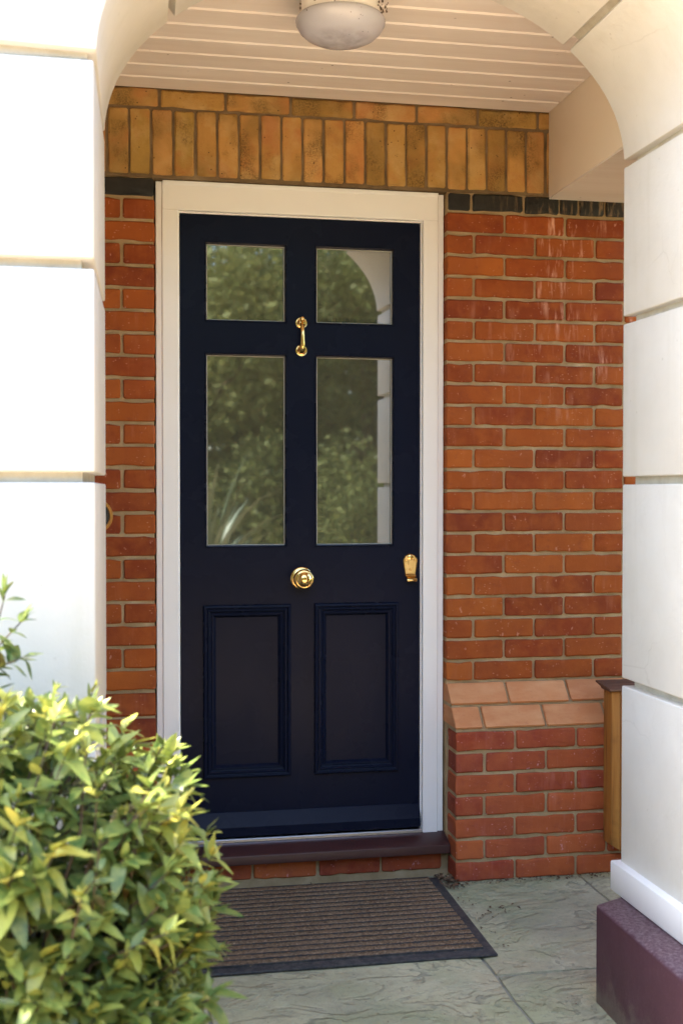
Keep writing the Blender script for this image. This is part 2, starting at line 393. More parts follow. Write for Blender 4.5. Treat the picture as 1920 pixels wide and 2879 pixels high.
def weathered():
    k = M('weathered_cap_wood', 0.8, spec=0.2); P = k.pos(); g = k.noise(k.mapping(P, (6, 60, 60)), 1.0, 6, 0.65, 0.5)
    k.base(k.ramp(g, [(0.3, (0.075, 0.036, 0.020)), (0.6, (0.17, 0.085, 0.050)), (0.8, (0.26, 0.15, 0.10))])); k.bump(g, 0.6, 0.004); return k.m
def opal():
    k = M('frosted_lamp_glass', 0.22, base=(0.40, 0.375, 0.40)); P = k.pos()
    ax = k.sep(P)
    d = k.math('MULTIPLY', k.step(ax[2], 2.558, 2.545), k.step(k.noise(P, 30, 4), 0.3, 0.6))
    c = k.mix(k.math('MULTIPLY', d, 0.5), (0.41, 0.41, 0.46), (0.19, 0.165, 0.165))
    v = k.voro(P, 60); f = k.math('MULTIPLY', k.step(v.outputs['Distance'], 0.12, 0.06), k.step(k.noise(P, 12, 2), 0.52, 0.6))
    c = k.mix(k.math('MULTIPLY', f, 0.7), c, (0.06, 0.04, 0.03)); k.base(c)
    k.b.inputs['Subsurface Weight'].default_value = 0.0
    return k.m
def glass():
    k = M('dark_glazing', 0.028, base=(0.064, 0.062, 0.042), spec=0.5); k.b.inputs['IOR'].default_value = 2.6
    P = k.pos(); k.bump(k.noise(P, 3.5, 2), 0.02, 0.002); return k.m
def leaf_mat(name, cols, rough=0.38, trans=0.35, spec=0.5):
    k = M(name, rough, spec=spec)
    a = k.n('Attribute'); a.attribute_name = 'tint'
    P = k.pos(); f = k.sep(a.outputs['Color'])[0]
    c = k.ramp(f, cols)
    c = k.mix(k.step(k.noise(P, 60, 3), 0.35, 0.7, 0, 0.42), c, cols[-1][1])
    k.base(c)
    t = k.n('BsdfTranslucent'); k.l(c, t.inputs['Color']); ms = k.n('MixShader'); ms.inputs[0].default_value = trans
    k.l(k.b.outputs[0], ms.inputs[1]); k.l(t.outputs[0], ms.inputs[2])
    k.l(ms.outputs[0], k.nt.nodes['Material Output'].inputs['Surface'])
    return k.m
def bark():
    k = M('bark', 0.9, spec=0.15); P = k.pos(); g = k.noise(k.mapping(P, (20, 20, 4)), 1.0, 6, 0.7)
    k.base(k.ramp(g, [(0.3, (0.04, 0.028, 0.018)), (0.7, (0.13, 0.10, 0.07))])); k.bump(g, 0.8, 0.02); return k.m
MGD = groove_dirt(); MB = red_brick(); MBP = red_brick('red_brick_cool_lit', (1.22, 1.12, 2.1)); MM2 = mortar_brown(); MSB = skylit_splay_brick(); MY = yellow_brick(); MK = black_brick(); MM = mortar(); MF = far_brick(); MW = white_render()  # MBP: same red brick tinted pinker, cool light low down put into its colour
MG = gloss_white(); MC = ceiling_paint(); MD = door_paint(); MS = sill_paint(); MP = purple_paint(); MST = sandstone(); MGR = grout()
MGV = gravel(); MSO = soil(); MLA = grassy(); MCO = coir(); MRU = rubber(); MBR = brass(); MWD = wood(); MWE = weathered(); MOP = opal(); MGL = glass(); MBK = bark()
MCP = gloss_white('cream_painted_timber', (0.86, 0.76, 0.62), 0.45)
MAL = M('aluminium_strip', 0.3, base=(0.72, 0.73, 0.74), metal=1.0).m
MDK = M('dark_gap', 0.9, base=(0.01, 0.01, 0.01)).m
MSP = M('grey_glazing_spacer', 0.4, base=(0.36, 0.35, 0.30)).m
MRF = M('slate_roof', 0.8, base=(0.06, 0.06, 0.07)).m
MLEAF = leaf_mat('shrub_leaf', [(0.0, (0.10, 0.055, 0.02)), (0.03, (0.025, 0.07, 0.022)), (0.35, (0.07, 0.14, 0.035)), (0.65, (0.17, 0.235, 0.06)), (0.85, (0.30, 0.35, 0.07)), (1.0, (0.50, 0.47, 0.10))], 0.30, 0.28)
MTREE = leaf_mat('tree_leaf', [(0.0, (0.06, 0.085, 0.026)), (0.5, (0.125, 0.155, 0.048)), (1.0, (0.24, 0.265, 0.09))], 0.6, 0.35, 0.2)

# ------------------------------------------------------------------ GROUND
g = bmesh.new(); box(g, -60, 60, -60, 30, -0.5, -0.06)
put('ground', mesh('ground', g, MLA), kind='structure')
g = bmesh.new(); box(g, -9, 12, -9.5, -1.80, -0.2, -0.035)
put('driveway', mesh('driveway', g, MGV), kind='structure')
pav = put('paving', boxm('paving', -0.9, 2.3, -1.80, -0.02, -0.2, -0.008, MGR), kind='structure')
def slab(x0, x1, y0, y1, seed):
    rs = random.Random(seed); nx, ny = 14, 14; g = bmesh.new(); V = []
    ja = 0.005
    for j in range(ny+1):
        row = []
        for i in range(nx+1):
            x = x0+(x1-x0)*i/nx; y = y0+(y1-y0)*j/ny
            e = min(i, nx-i, j, ny-j)
            if e == 0:
                q = noise.noise((x*9+seed, y*9, 0.3)); x += (ja+q*ja)*(1 if i == 0 else -1 if i == nx else 0); y += (ja+q*ja)*(1 if j == 0 else -1 if j == ny else 0)
            z = 0.0025*noise.noise((x*4+seed*3, y*7, 0)) + 0.0015*noise.noise((x*13, y*25+seed, 2)) - (0.004 if e == 0 else 0.0)
            row.append(g.verts.new((x, y, z)))
        V.append(row)
    for j in range(ny):
        for i in range(nx): g.faces.new((V[j][i], V[j][i+1], V[j+1][i+1], V[j+1][i]))
    e = bmesh.ops.extrude_edge_only(g, edges=[q for q in g.edges if q.is_boundary])
    for q in e['geom']:
        if isinstance(q, bmesh.types.BMVert): q.co.z = -0.03
    put('flagstone', mesh('flagstone', g, MST, True, 40), parent=pav)
for i, s in enumerate([(-0.85,-0.45,-0.62,-0.02),(-0.45,0.22,-0.62,-0.02),(0.22,1.016,-0.62,-0.02),(1.016,1.57,-0.872,-0.02),(1.57,2.28,-0.55,-0.02),(1.57,2.28,-1.25,-0.55),
    (-0.85,-0.35,-1.25,-0.62),(-0.35,0.218,-1.25,-0.62),(0.218,1.017,-1.36,-0.62),(1.017,1.57,-1.5,-0.872),(-0.85,-0.2,-1.79,-1.25),(-0.2,0.218,-1.79,-1.25),(0.218,1.017,-1.79,-1.36),(1.017,1.57,-1.79,-1.5),(1.57,2.28,-1.79,-1.25)]):
    slab(*s, seed=i+1)

# ------------------------------------------------------------------ HOUSE WALL
house = thing('brick_house', 'red brick house wall with yellow soldier course above the navy door', 'house', (0.6, 0.3, 0))
BED0 = 2.321
def bz(k): return BED0 - 0.075*k
BC = {}
def brick_mesh(L, H, D, var):
    key = (round(L, 3), round(H, 3), round(D, 3), var)
    if key in BC: return BC[key]
    rs = random.Random(hash(key) & 0xffff); r = 0.0045; pts = []
    def edge(p, q, n):
        for i in range(n):
            t = i/n; pts.append([p[0]+(q[0]-p[0])*t + rs.uniform(-1, 1)*0.0012, p[1]+(q[1]-p[1])*t + rs.uniform(-1, 1)*0.0014 - (math.copysign(rs.uniform(0.002, 0.004), p[1]) if rs.random() < 0.10 else 0)])
    nl = max(2, int(L/0.035)); nh = max(2, int(H/0.035)); a, b = L/2, H/2
    edge((-a+r, -b), (a-r, -b), nl); pts.append([a-r, -b]); edge((a, -b+r), (a, b-r), nh); pts.append([a, b-r])
    edge((a-r, b), (-a+r, b), nl); pts.append([-a+r, b]); edge((-a, b-r), (-a, -b+r), nh); pts.append([-a, -b+r])
    g = bmesh.new(); n = len(pts); ch = rs.uniform(0.0025, 0.005)
    A = [g.verts.new((p[0], D, p[1])) for p in pts]; Bv = [g.verts.new((p[0], ch, p[1])) for p in pts]
    Cv = [g.verts.new((p[0]*(1-ch*1.1/a), rs.uniform(0, 0.0007), p[1]*(1-ch*1.1/b))) for p in pts]
    for X, Y in ((A, Bv), (Bv, Cv)):
        for i in range(n): g.faces.new((X[i], X[(i+1) % n], Y[(i+1) % n], Y[i]))
    c = g.verts.new((0, rs.uniform(-0.0008, 0.0004), 0))
    for i in range(n): g.faces.new((Cv[i], Cv[(i+1) % n], c))
    me = mesh('brick', g, None, True, 30); BC[key] = me; return me
rb = random.Random(3)
def brick(x0, x1, z0, z1, mat, y=0.0, D=0.1, jit=0.0012):
    L, H = x1-x0, z1-z0; var = rb.randrange(6)
    key = (mat.name, round(L, 3), round(H, 3), round(D, 3), var)
    if key not in BC:
        me = brick_mesh(L, H, D, var).copy(); me.materials.clear(); me.materials.append(mat); BC[key] = me
    return put('brick', BC[key], None, house, ((x0+x1)/2+rb.uniform(-jit, jit), y+rb.uniform(-0.0015, 0.0015), (z0+z1)/2+rb.uniform(-jit, jit)*0.8), (rb.uniform(-0.012, 0.012), rb.uniform(-0.007, 0.007), rb.uniform(-0.008, 0.008)))
J = 0.0112
def row(xs, k, mat=MB, y=0.0):
    for a, b in xs: brick(a, b, bz(k+1)+J/2, bz(k)-J/2, mat, y)
for k in range(22):
    if k % 2 == 0:
        row([(1.119,1.325),(1.335,1.5496),(1.5596,1.774),(1.784,2.0)], k); row([(0.008,0.112),(-0.2195,-0.002),(-0.4445,-0.2295)], k)
    else:
        row([(1.119,1.2127),(1.2227,1.4373),(1.4473,1.662),(1.672,1.886),(1.896,2.0)], k); row([(-0.105,0.112),(-0.33,-0.115),(-0.4445,-0.34)], k)
# black course
zk0, zk1 = BED0+J/2, BED0+0.064
for a, b in ((1.125,1.203),(1.213,1.394),(1.404,1.527),(1.537,1.600),(1.610,1.70),(1.71,1.90),(-0.105,0.108),(-0.33,-0.115)): brick(a, b, zk0, zk1, MK, -0.002)
# soldier course and the course above it
for i in range(-4, 25):
    a = -0.043 + 0.0726*i
    brick(a+0.0045, a+0.0726-0.0045, 2.400, 2.614, MY, 0.0, 0.1, 0.0016)
for i in range(-1, 9):
    a = 0.129 + 0.2205*(i-1)
    brick(a+0.005, a+0.2205-0.005, 2.624, 2.682, MY)
# plinth: two splayed courses then seven square ones
def splay(x0, x1, k, ytop, ybot):
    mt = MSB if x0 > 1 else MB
    g = bmesh.new(); H = 0.065; L = x1-x0
    prism(g, [(0.1, -H/2), (ybot+0.004, -H/2), (ybot, -H/2+0.006), (ytop, H/2-0.003), (ytop+0.004, H/2), (0.1, H/2)], 'x', -L/2, L/2)
    bmesh.ops.bevel(g, geom=[e for e in g.edges if abs((e.verts[0].co-e.verts[1].co).normalized().x) < 0.1], offset=0.003, segments=1, affect='EDGES')
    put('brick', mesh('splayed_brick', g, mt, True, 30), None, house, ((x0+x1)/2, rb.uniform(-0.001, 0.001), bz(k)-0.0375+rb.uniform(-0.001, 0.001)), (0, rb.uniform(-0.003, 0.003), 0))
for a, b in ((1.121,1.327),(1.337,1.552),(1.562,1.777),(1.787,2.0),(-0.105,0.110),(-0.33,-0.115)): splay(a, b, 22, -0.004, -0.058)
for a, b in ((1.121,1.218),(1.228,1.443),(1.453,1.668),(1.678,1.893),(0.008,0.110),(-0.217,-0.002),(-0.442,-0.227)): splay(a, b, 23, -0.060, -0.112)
for k in range(24, 31):
    if k % 2 == 0: row([(1.122,1.330),(1.340,1.553),(1.563,1.776),(1.786,2.0),(-0.105,0.110),(-0.33,-0.115)], k, MBP, -0.112)
    else: row([(1.122,1.220),(1.230,1.443),(1.453,1.666),(1.676,1.889),(0.008,0.110),(-0.217,-0.002),(-0.442,-0.227)], k, MBP, -0.112)
    # returns of the plinth beside the door
for a, b in ((0.115,0.215),(0.225,0.432),(0.442,0.657),(0.667,0.879),(0.889,1.101)): brick(a, b, 0.014, 0.079, MBP, 0.002)
# mortar cores behind the bricks
def core(x0, x1, y0, y1, z0, z1, mat=MM, name='mortar'): put(name, boxm(name, x0, x1, y0, y1, z0, z1, mat), parent=house) if False else put(name, boxm(name, x0-0.6, x1-0.6, y0-0.3, y1-0.3, z0, z1, mat), None, house, (0.6, 0.3, 0))
core(-0.45, 0.109, 0.0095, 0.3, -0.1, 2.3895)
core(1.122, 2.0, 0.0095, 0.3, -0.1, 2.3895)
core(-0.45, 2.0, 0.0075, 0.3, 2.3897, 2.69, MM2)
core(0.109, 1.122, 0.008, 0.3, -0.1, 0.082)
core(-0.45, 0.106, -0.1035, 0.005, -0.1, 0.516)
core(1.126, 2.0, -0.1035, 0.005, -0.1, 0.516)
for a, b in ((-0.45, 0.108), (1.123, 2.0)):
    g = bmesh.new(); prism(g, [(0.004, 0.585), (-0.050, 0.585), (-0.104, 0.522), (-0.104, 0.5165), (0.004, 0.5165)], 'x', a-0.6, b-0.6)
    for v in g.verts: v.co.y -= 0.3
    g2 = g; put('mortar', mesh('mortar', g2, MM), None, house, (0.6, 0.3, 0))
    g = bmesh.new(); prism(g, [(0.0046, 0.660), (-0.0495, 0.597), (-0.0495, 0.5855), (0.0046, 0.5855)], 'x', a-0.6, b-0.6)
    for v in g.verts: v.co.y -= 0.3
    put('mortar', mesh('mortar', g, MM), None, house, (0.6, 0.3, 0))
core(-6.0, -0.45, 0.0, 0.3, -0.1, 5.4, MF, 'wall')
core(2.0, 7.0, 0.0, 0.3, -0.1, 5.4, MF, 'wall')
core(-0.45, 2.0, 0.001, 0.3, 2.69, 5.4, MF, 'wall')
core(0.109, 1.122, 0.16, 0.3, 0.08, 2.388, MDK, 'inner_wall')
g = bmesh.new(); prism(g, [(-0.35, 5.3), (4.0, 8.6), (8.3, 5.3), (8.3, 5.2), (4.0, 8.4), (-0.35, 5.2)], 'x', -6.9, 6.7)
for v in g.verts: v.co.y -= 0.3
put('roof', mesh('roof', g, MRF), None, house, (0.6, 0.3, 0))
core(-6.0, 7.0, 7.6, 7.9, -0.1, 5.25, MF, 'rear_wall')

# ------------------------------------------------------------------ PORCH
porch = thing('porch', 'white rendered porch with rusticated arch on plum painted plinth', 'porch', (0.64, -1.27, 0))
YN, YF = -1.55, -1.00
XLN, XLF, XRN, XRF = -0.052, -0.038, 1.340, 1.328
GV = [0.828, 1.372, 1.803, 2.222]
def jamb_block(side, z0, z1, inset=0.0, bev=0.007):
    g = bmesh.new(); i = inset
    if side < 0: P4 = [(-0.62+i, YN+i), (XLN-i, YN+i), (XLF-i, YF-i), (-0.62+i, YF-i)]
    else: P4 = [(XRN+i, YN+i), (1.90-i, YN+i), (1.90-i, YF-i), (XRF+i, YF-i)]
    prism(g, P4, 'z', z0, z1)
    if bev: bevel(g, bev, 3)
    return g
def sub(name, g, mat, par, smooth=True, angle=35):
    L = wloc(par)
    for v in g.verts: v.co -= L
    return put(name, mesh(name, g, mat, smooth, angle), None, par, L)
for side in (-1, 1):
    cx = -0.33 if side < 0 else 1.615
    pier = thing('pier', None, None, (cx, -1.27, 0), parent=porch)
    zs = [0.335] + GV
    for z0, z1 in zip(zs, zs[1:]):
        sub('block', jamb_block(side, z0+(0.0 if z0 < 0.4 else 0.0105), z1-0.0105, 0.0, 0.0045), MW, pier)
    sub('core', jamb_block(side, 0.0, 2.2215, 0.026, 0), MGD, pier, False)
    # skirting board round the pier
    g = bmesh.new()
    if side > 0:
        P4 = [(1.315, YN-0.035), (1.93, YN-0.035), (1.93, -0.985), (1.303, -0.985)]
    else:
        P4 = [(-0.65, YN-0.035), (-0.017, YN-0.035), (-0.003, -0.985), (-0.65, -0.985)]
    prism(g, P4, 'z', 0.2585, 0.340)
    bevel(g, 0.006, 2); sub('skirting', g, MG, pier)
    g = bmesh.new()
    if side > 0: P4 = [(1.222, YN-0.12), (2.0, YN-0.12), (2.0, -1.03), (1.32, -1.03), (1.222, -1.080)]
    else: P4 = [(-0.75, YN-0.12), (0.066, YN-0.12), (0.066, -1.08), (-0.03, -1.03), (-0.75, -1.03)]
    prism(g, P4, 'z', -0.05, 0.256); bevel(g, 0.010, 3); sub('plinth', g, MP, pier)
# arch ring
arch = thing('arch', None, None, (0.64, -1.27, 2.22), parent=porch)
AC, AZ, AA, AB = 0.645, 2.222, 0.683, 0.458
def ell(t, off=0.0):
    x, z = math.cos(t), math.sin(t); n = Vector((x/AA, z/AB)).normalized()
    return Vector((AC+AA*x+n.x*off, AZ+AB*z+n.y*off))
TJ = [0, 40.6, 73, 107, 139.4, 180]
for a, b in zip(TJ, TJ[1:]):
    ta, tb = R(a), R(b); da = 0.017 if a > 0 else 0.0; gap = 0.0105
    N = 12
    def arc(off, lo, hi, rev=False):
        q = []
        for i in range(N+1):
            t = lo+(hi-lo)*i/N; q.append(ell(t, off))
        return q[::-1] if rev else q
    # parameter margins that give a constant gap at intrados
    def marg(t): 
        d = (ell(t+0.001)-ell(t-0.001)).length/0.002; return gap/d
    lo = ta+marg(ta); hi = tb-marg(tb)
    if a == 0: lo = ta+gap/AB
    if b == 180: hi = tb-gap/AB
    inner = arc(0.0, lo, hi); outer = arc(0.40, lo, hi, True)
    g = bmesh.new(); nI = len(inner); fr = []; bk = []
    for y, store in ((YN, fr), (YF, bk)):
        for q in inner + outer:
            # follow the slight splay of the jambs
            fx = q.x
            if y == YN: fx = AC + (q.x-AC)*1.012
            store.append(g.verts.new((fx, y, q.y)))
    M2 = len(fr)
    for store, flip in ((fr, False), (bk, True)):
        for i in range(N):
            f = [store[i], store[i+1], store[M2-2-i], store[M2-1-i]]
            g.faces.new(f[::-1] if flip else f)
    for i in range(M2):
        j = (i+1) % M2; g.faces.new((fr[i], bk[i], bk[j], fr[j]))
    sharp = [e for e in g.edges if len(e.link_faces) == 2 and e.calc_face_angle(0) > R(40)]
    bmesh.ops.recalc_face_normals(g, faces=g.faces[:])
    sharp = [e for e in g.edges if len(e.link_faces) == 2 and e.calc_face_angle(0) > R(40)]
    bmesh.ops.bevel(g, geom=sharp, offset=0.0045, segments=2, affect='EDGES', profile=0.5, clamp_overlap=True)
    sub('voussoir', g, MW, arch)
g = bmesh.new(); N = 40; inn = [ell(math.pi*i/N, 0.027) for i in range(N+1)]; outp = []
for i in range(N+1):
    t = math.pi*i/N; c, s = math.cos(t), math.sin(t); x0, x1, zt = -0.60, 1.88, 3.15
    k = min(((x1-AC)/c if c > 1e-6 else ((x0-AC)/c if c < -1e-6 else 9e9)), ((zt-AZ)/s if s > 1e-6 else 9e9))
    outp.append(Vector((AC+c*k, AZ+s*k)))
f1 = [[g.verts.new((q.x, y, q.y)) for q in inn] for y in (YN+0.026, YF-0.026)]; f2 = [[g.verts.new((q.x, y, q.y)) for q in outp] for y in (YN+0.026, YF-0.026)]
for i in range(N):
    g.faces.new((f1[0][i], f2[0][i], f2[0][i+1], f1[0][i+1])); g.faces.new((f1[1][i], f1[1][i+1], f2[1][i+1], f2[1][i]))
    g.faces.new((f1[0][i], f1[0][i+1], f1[1][i+1], f1[1][i])); g.faces.new((f2[0][i], f2[1][i], f2[1][i+1], f2[0][i+1]))
g.faces.new((f1[0][0], f1[1][0], f2[1][0], f2[0][0])); g.faces.new((f1[0][N], f2[0][N], f2[1][N], f1[1][N]))
sub('core', g, MGD, arch, False)
# ceiling boards
ceil = thing('ceiling', None, None, (0.64, -0.5, 2.68), parent=porch)
BP = 0.1135
for i in range(9):
    y1 = -0.004 - BP*i; y0 = y1-BP
    if y0 < -1.03: break
    g = bmesh.new(); c = 0.0085; t = 0.018
    prism(g, [(y0+0.0008, 2.68+t), (y0+0.0008, 2.68+c), (y0+c, 2.68), (y1-c, 2.68), (y1-0.0008, 2.68+c), (y1-0.0008, 2.68+t)], 'x', -0.205, 1.486)
    sub('ceiling_board', g, MC, ceil, False)
sub('backing', (lambda g: (box(g, -0.62, 1.9, -1.02, -0.004, 2.70, 2.76), g)[1])(bmesh.new()), MG, ceil, False)
for x0, x1 in ((1.4875, 1.90), (-0.62, -0.2065)):
    bm_ = thing('beam', None, None, ((x0+x1)/2, -0.5, 2.38), parent=porch)
    g = bmesh.new(); box(g, x0, x1, -1.02, -0.006, 2.383, 2.699); bevel(g, 0.004, 2); sub('casing', g, MCP, bm_)
    g = bmesh.new(); box(g, x0+0.003, x1, -1.02, -0.006, 2.377, 2.3828); sub('soffit_board', g, MC, bm_, False)
g = bmesh.new(); box(g, -0.62, -0.455, -1.0, -0.002, -0.05, 2.3765); sub('sun_block_wall', g, MW, porch, False)  # added wall, closes the unseen left opening to keep the sun out
g = bmesh.new(); box(g, -0.66, 1.94, -1.52, 0.0, 3.15, 3.28); sub('roof_slab', g, MRF, porch, False)
g = bmesh.new(); box(g, 1.60, 1.88, -1.03, -0.002, 2.77, 3.14); sub('fascia', g, MW, porch, False)
g = bmesh.new(); box(g, -0.60, -0.32, -1.03, -0.002, 2.77, 3.14); sub('fascia', g, MW, porch, False)

# ------------------------------------------------------------------ DOOR FRAME, SILL
frame = thing('door_frame', 'white painted timber frame around the navy front door', 'door frame', (0.617, 0.08, 0.13))
FX0, FX1, FZ1 = 0.116, 1.117, 2.388
def frame_prof(x_out, dirn, z0, z1):
    # outer bead (slim), step, flat, rebate
    yf = 0.030
    pr = [(0, 0.12), (0, yf+0.008), (0.002, yf+0.006), (0.0195, yf+0.006), (0.021, yf+0.004), (0.023, yf), (0.0735, yf), (0.0755, yf+0.002), (0.0755, yf+0.021), (0.0795, yf+0.022), (0.0795, 0.12)]
    return [(x_out + dirn*a, b) for a, b in pr]
for xo, dn in ((FX0, 1), (FX1, -1)):
    g = bmesh.new(); prism(g, frame_prof(xo, dn, 0, 0), 'z', 0.131, 2.2915); sub('jamb', g, MG, frame, True, 30)
    g = bmesh.new(); prism(g, frame_prof(xo, dn, 0, 0)[:6]+[(xo+dn*0.023, 0.12)], 'z', 2.2917, FZ1-0.003); sub('jamb', g, MG, frame, True, 30)
g = bmesh.new(); prism(g, [(0.12, 2.2918), (0.053, 2.287), (0.052, 2.2915), (0.032, 2.2915), (0.030, 2.2935), (0.030, FZ1-0.014), (0.022, FZ1-0.006), (0.022, FZ1-0.001), (0.028, FZ1), (0.12, FZ1)], 'x', FX0+0.0235, FX1-0.0235)
sub('head', g, MG, frame, True, 30)
sill = thing('door_sill', 'glossy maroon timber sill under the navy door', 'sill', (0.617, 0.02, 0.08))
g = bmesh.new(); prism(g, [(0.12, 0.084), (0.12, 0.142), (0.045, 0.140), (0.028, 0.136), (-0.046, 0.1155), (-0.050, 0.1125), (-0.051, 0.110), (-0.051, 0.0845), (-0.049, 0.082), (-0.03, 0.082), (-0.028, 0.084)], 'x', 0.112, 1.1195)
sub('sill_board', g, MS, sill, True, 30)
g = bmesh.new(); prism(g, [(0.030, 0.1375), (0.030, 0.1455), (0.033, 0.149), (0.062, 0.149), (0.062, 0.1375)], 'x', 0.194, 1.0385); sub('threshold_strip', g, MAL, sill, True, 30)

# ------------------------------------------------------------------ DOOR
DY = 0.055; DX0, DX1, DZ0, DZ1 = 0.1985, 1.0345, 0.155, 2.2845
door = thing('front_door', 'navy panelled front door with four glass panes and brass fittings', 'door', (0.617, DY, DZ0))
OP = [(0.281,0.564,1.923,2.195),(0.662,0.945,1.923,2.195),(0.281,0.564,1.150,1.816),(0.662,0.945,1.150,1.816),(0.308,0.542,0.390,0.918),(0.692,0.926,0.390,0.918)]
xs = sorted({DX0, DX1, *[o[0] for o in OP], *[o[1] for o in OP]}); zs = sorted({DZ0, DZ1, *[o[2] for o in OP], *[o[3] for o in OP]})
g = bmesh.new(); VV = {}
def gv(i, j):
    if (i, j) not in VV: VV[(i, j)] = g.verts.new((xs[i], DY, zs[j]))
    return VV[(i, j)]
for i in range(len(xs)-1):
    for j in range(len(zs)-1):
        cx, cz = (xs[i]+xs[i+1])/2, (zs[j]+zs[j+1])/2
        if any(o[0] < cx < o[1] and o[2] < cz < o[3] for o in OP): continue
        g.faces.new((gv(i, j), gv(i+1, j), gv(i+1, j+1), gv(i, j+1)))
e = bmesh.ops.extrude_face_region(g, geom=g.faces[:])
for v in [q for q in e['geom'] if isinstance(q, bmesh.types.BMVert)]: v.co.y += 0.044
bmesh.ops.recalc_face_normals(g, faces=g.faces[:])
sub('leaf', g, MD, door, False)
def sweep(rect, prof, mat, name, par):
    """prof (inset, proud) swept round rect with mitres"""
    x0, x1, z0, z1 = rect; g = bmesh.new(); rings = []
    for i_, h in prof:
        rings.append([g.verts.new(c) for c in ((x0+i_, DY-h, z0+i_), (x1-i_, DY-h, z0+i_), (x1-i_, DY-h, z1-i_), (x0+i_, DY-h, z1-i_))])
    for A, B in zip(rings, rings[1:]):
        for k in range(4): g.faces.new((A[k], A[(k+1) % 4], B[(k+1) % 4], B[k]))
    bmesh.ops.recalc_face_normals(g, faces=g.faces[:])
    return sub(name, g, mat, par, False)
for (x0, x1, z0, z1) in OP[:4]:
    pn = thing('glazing', None, None, ((x0+x1)/2, DY, z0), parent=door)
    sweep((x0+0.0006, x1-0.0006, z0+0.0006, z1-0.0006), [(0, -0.03), (0, 0.0025), (0.0015, 0.004), (0.0035, 0.003), (0.0055, -0.006), (0.0065, -0.011), (0.0065, -0.03)], MD, 'glazing_bead', pn)
    sweep((x0+0.0068, x1-0.0068, z0+0.0068, z1-0.0068), [(0, -0.03), (0, -0.0135), (0.0028, -0.0135), (0.0028, -0.03)], MSP, 'spacer', pn)
    g = bmesh.new(); box(g, x0+0.004, x1-0.004, DY+0.0185, DY+0.0225, z0+0.004, z1-0.004)
    for v in g.verts: v.co.y += (v.co.x-(x0+x1)/2)*math.tan(R(1.6))     # units seated a little out of true
    sub('pane', g, MGL, pn, False)
PR = [(0, -0.001), (0.0005, 0.008), (0.003, 0.0115), (0.007, 0.0125), (0.0105, 0.0115), (0.012, 0.0075), (0.0145, 0.0065), (0.0165, 0.009), (0.020, 0.0095), (0.023, 0.007), (0.0245, 0.0025), (0.029, 0.001), (0.032, 0.003), (0.036, 0.002), (0.040, -0.003), (0.0445, -0.010)]
for (x0, x1, z0, z1) in ((0.273,0.576,0.355,0.952),(0.658,0.959,0.355,0.952)):
    pp = thing('panel', None, None, ((x0+x1)/2, DY, z0), parent=door)
    sweep((x0, x1, z0, z1), PR, MD, 'moulding', pp)
    g = bmesh.new(); box(g, x0+0.037, x1-0.037, DY+0.0095, DY+0.02, z0+0.037, z1-0.037); sub('panel_board', g, MD, pp, False)
g = bmesh.new(); prism(g, [(DY-0.0003, 0.237), (DY-0.004, 0.236), (DY-0.030, 0.194), (DY-0.032, 0.190), (DY-0.032, 0.160), (DY-0.030, 0.158), (DY-0.0003, 0.158)], 'x', DX0+0.002, DX1-0.002)
sub('weatherboard', g, MD, door, True, 25)
# knob
kn = thing('door_knob', None, None, (0.614, DY, 1.041), parent=door)
g = bmesh.new(); lathe(g, [(0.0, 0.0), (0.0395, 0.0), (0.0400, 0.003), (0.0385, 0.006), (0.034, 0.0075), (0.030, 0.0075), (0.027, 0.010), (0.018, 0.014), (0.0155, 0.018), (0.0, 0.018)], 48, '-y', (0.614, DY-0.0003, 1.041)); sub('rose', g, MBR, kn, True, 50)
g = bmesh.new(); lathe(g, [(0.0, 0.018), (0.0145, 0.018), (0.0135, 0.028), (0.019, 0.036), (0.030, 0.042), (0.0345, 0.048), (0.0350, 0.054), (0.0330, 0.060), (0.0285, 0.0635), (0.0265, 0.0630), (0.0245, 0.0645), (0.0205, 0.0690), (0.0130, 0.0730), (0.0060, 0.0745), (0.0, 0.0748)], 48, '-y', (0.614, DY-0.0003, 1.041)); sub('knob', g, MBR, kn, True, 60)
# knocker
kk = thing('door_knocker', None, None, (0.613, DY, 1.88), parent=door)
for z in (1.925, 1.830):
    g = bmesh.new(); lathe(g, [(0.0, 0.0), (0.0208, 0.0), (0.0212, 0.003), (0.0195, 0.0055), (0.0170, 0.0050), (0.0150, 0.0065), (0.0115, 0.0068), (0.0085, 0.0095), (0.0, 0.0100)], 32, '-y', (0.613, DY-0.0003, z)); sub('rose', g, MBR, kk, True, 50)
g = bmesh.new(); tube(g, [(0.6135, DY-0.008, 1.919), (0.6137, DY-0.022, 1.915), (0.6138, DY-0.028, 1.902), (0.6136, DY-0.029, 1.880), (0.6137, DY-0.029, 1.860), (0.6138, DY-0.028, 1.843), (0.6138, DY-0.025, 1.833), (0.6138, DY-0.016, 1.827), (0.6138, DY-0.008, 1.8255)], [0.0075, 0.0078, 0.0072, 0.0074, 0.0078, 0.0086, 0.0090, 0.0085, 0.0080], 14); sub('handle', g, MBR, kk, True, 50)
g = bmesh.new(); tube(g, [(0.6140, DY-0.004, 1.930), (0.6141, DY-0.014, 1.932), (0.6142, DY-0.022, 1.938), (0.6142, DY-0.026, 1.9395)], [0.006, 0.0060, 0.0085, 0.0050], 14); sub('hinge_pin', g, MBR, kk, True, 60)
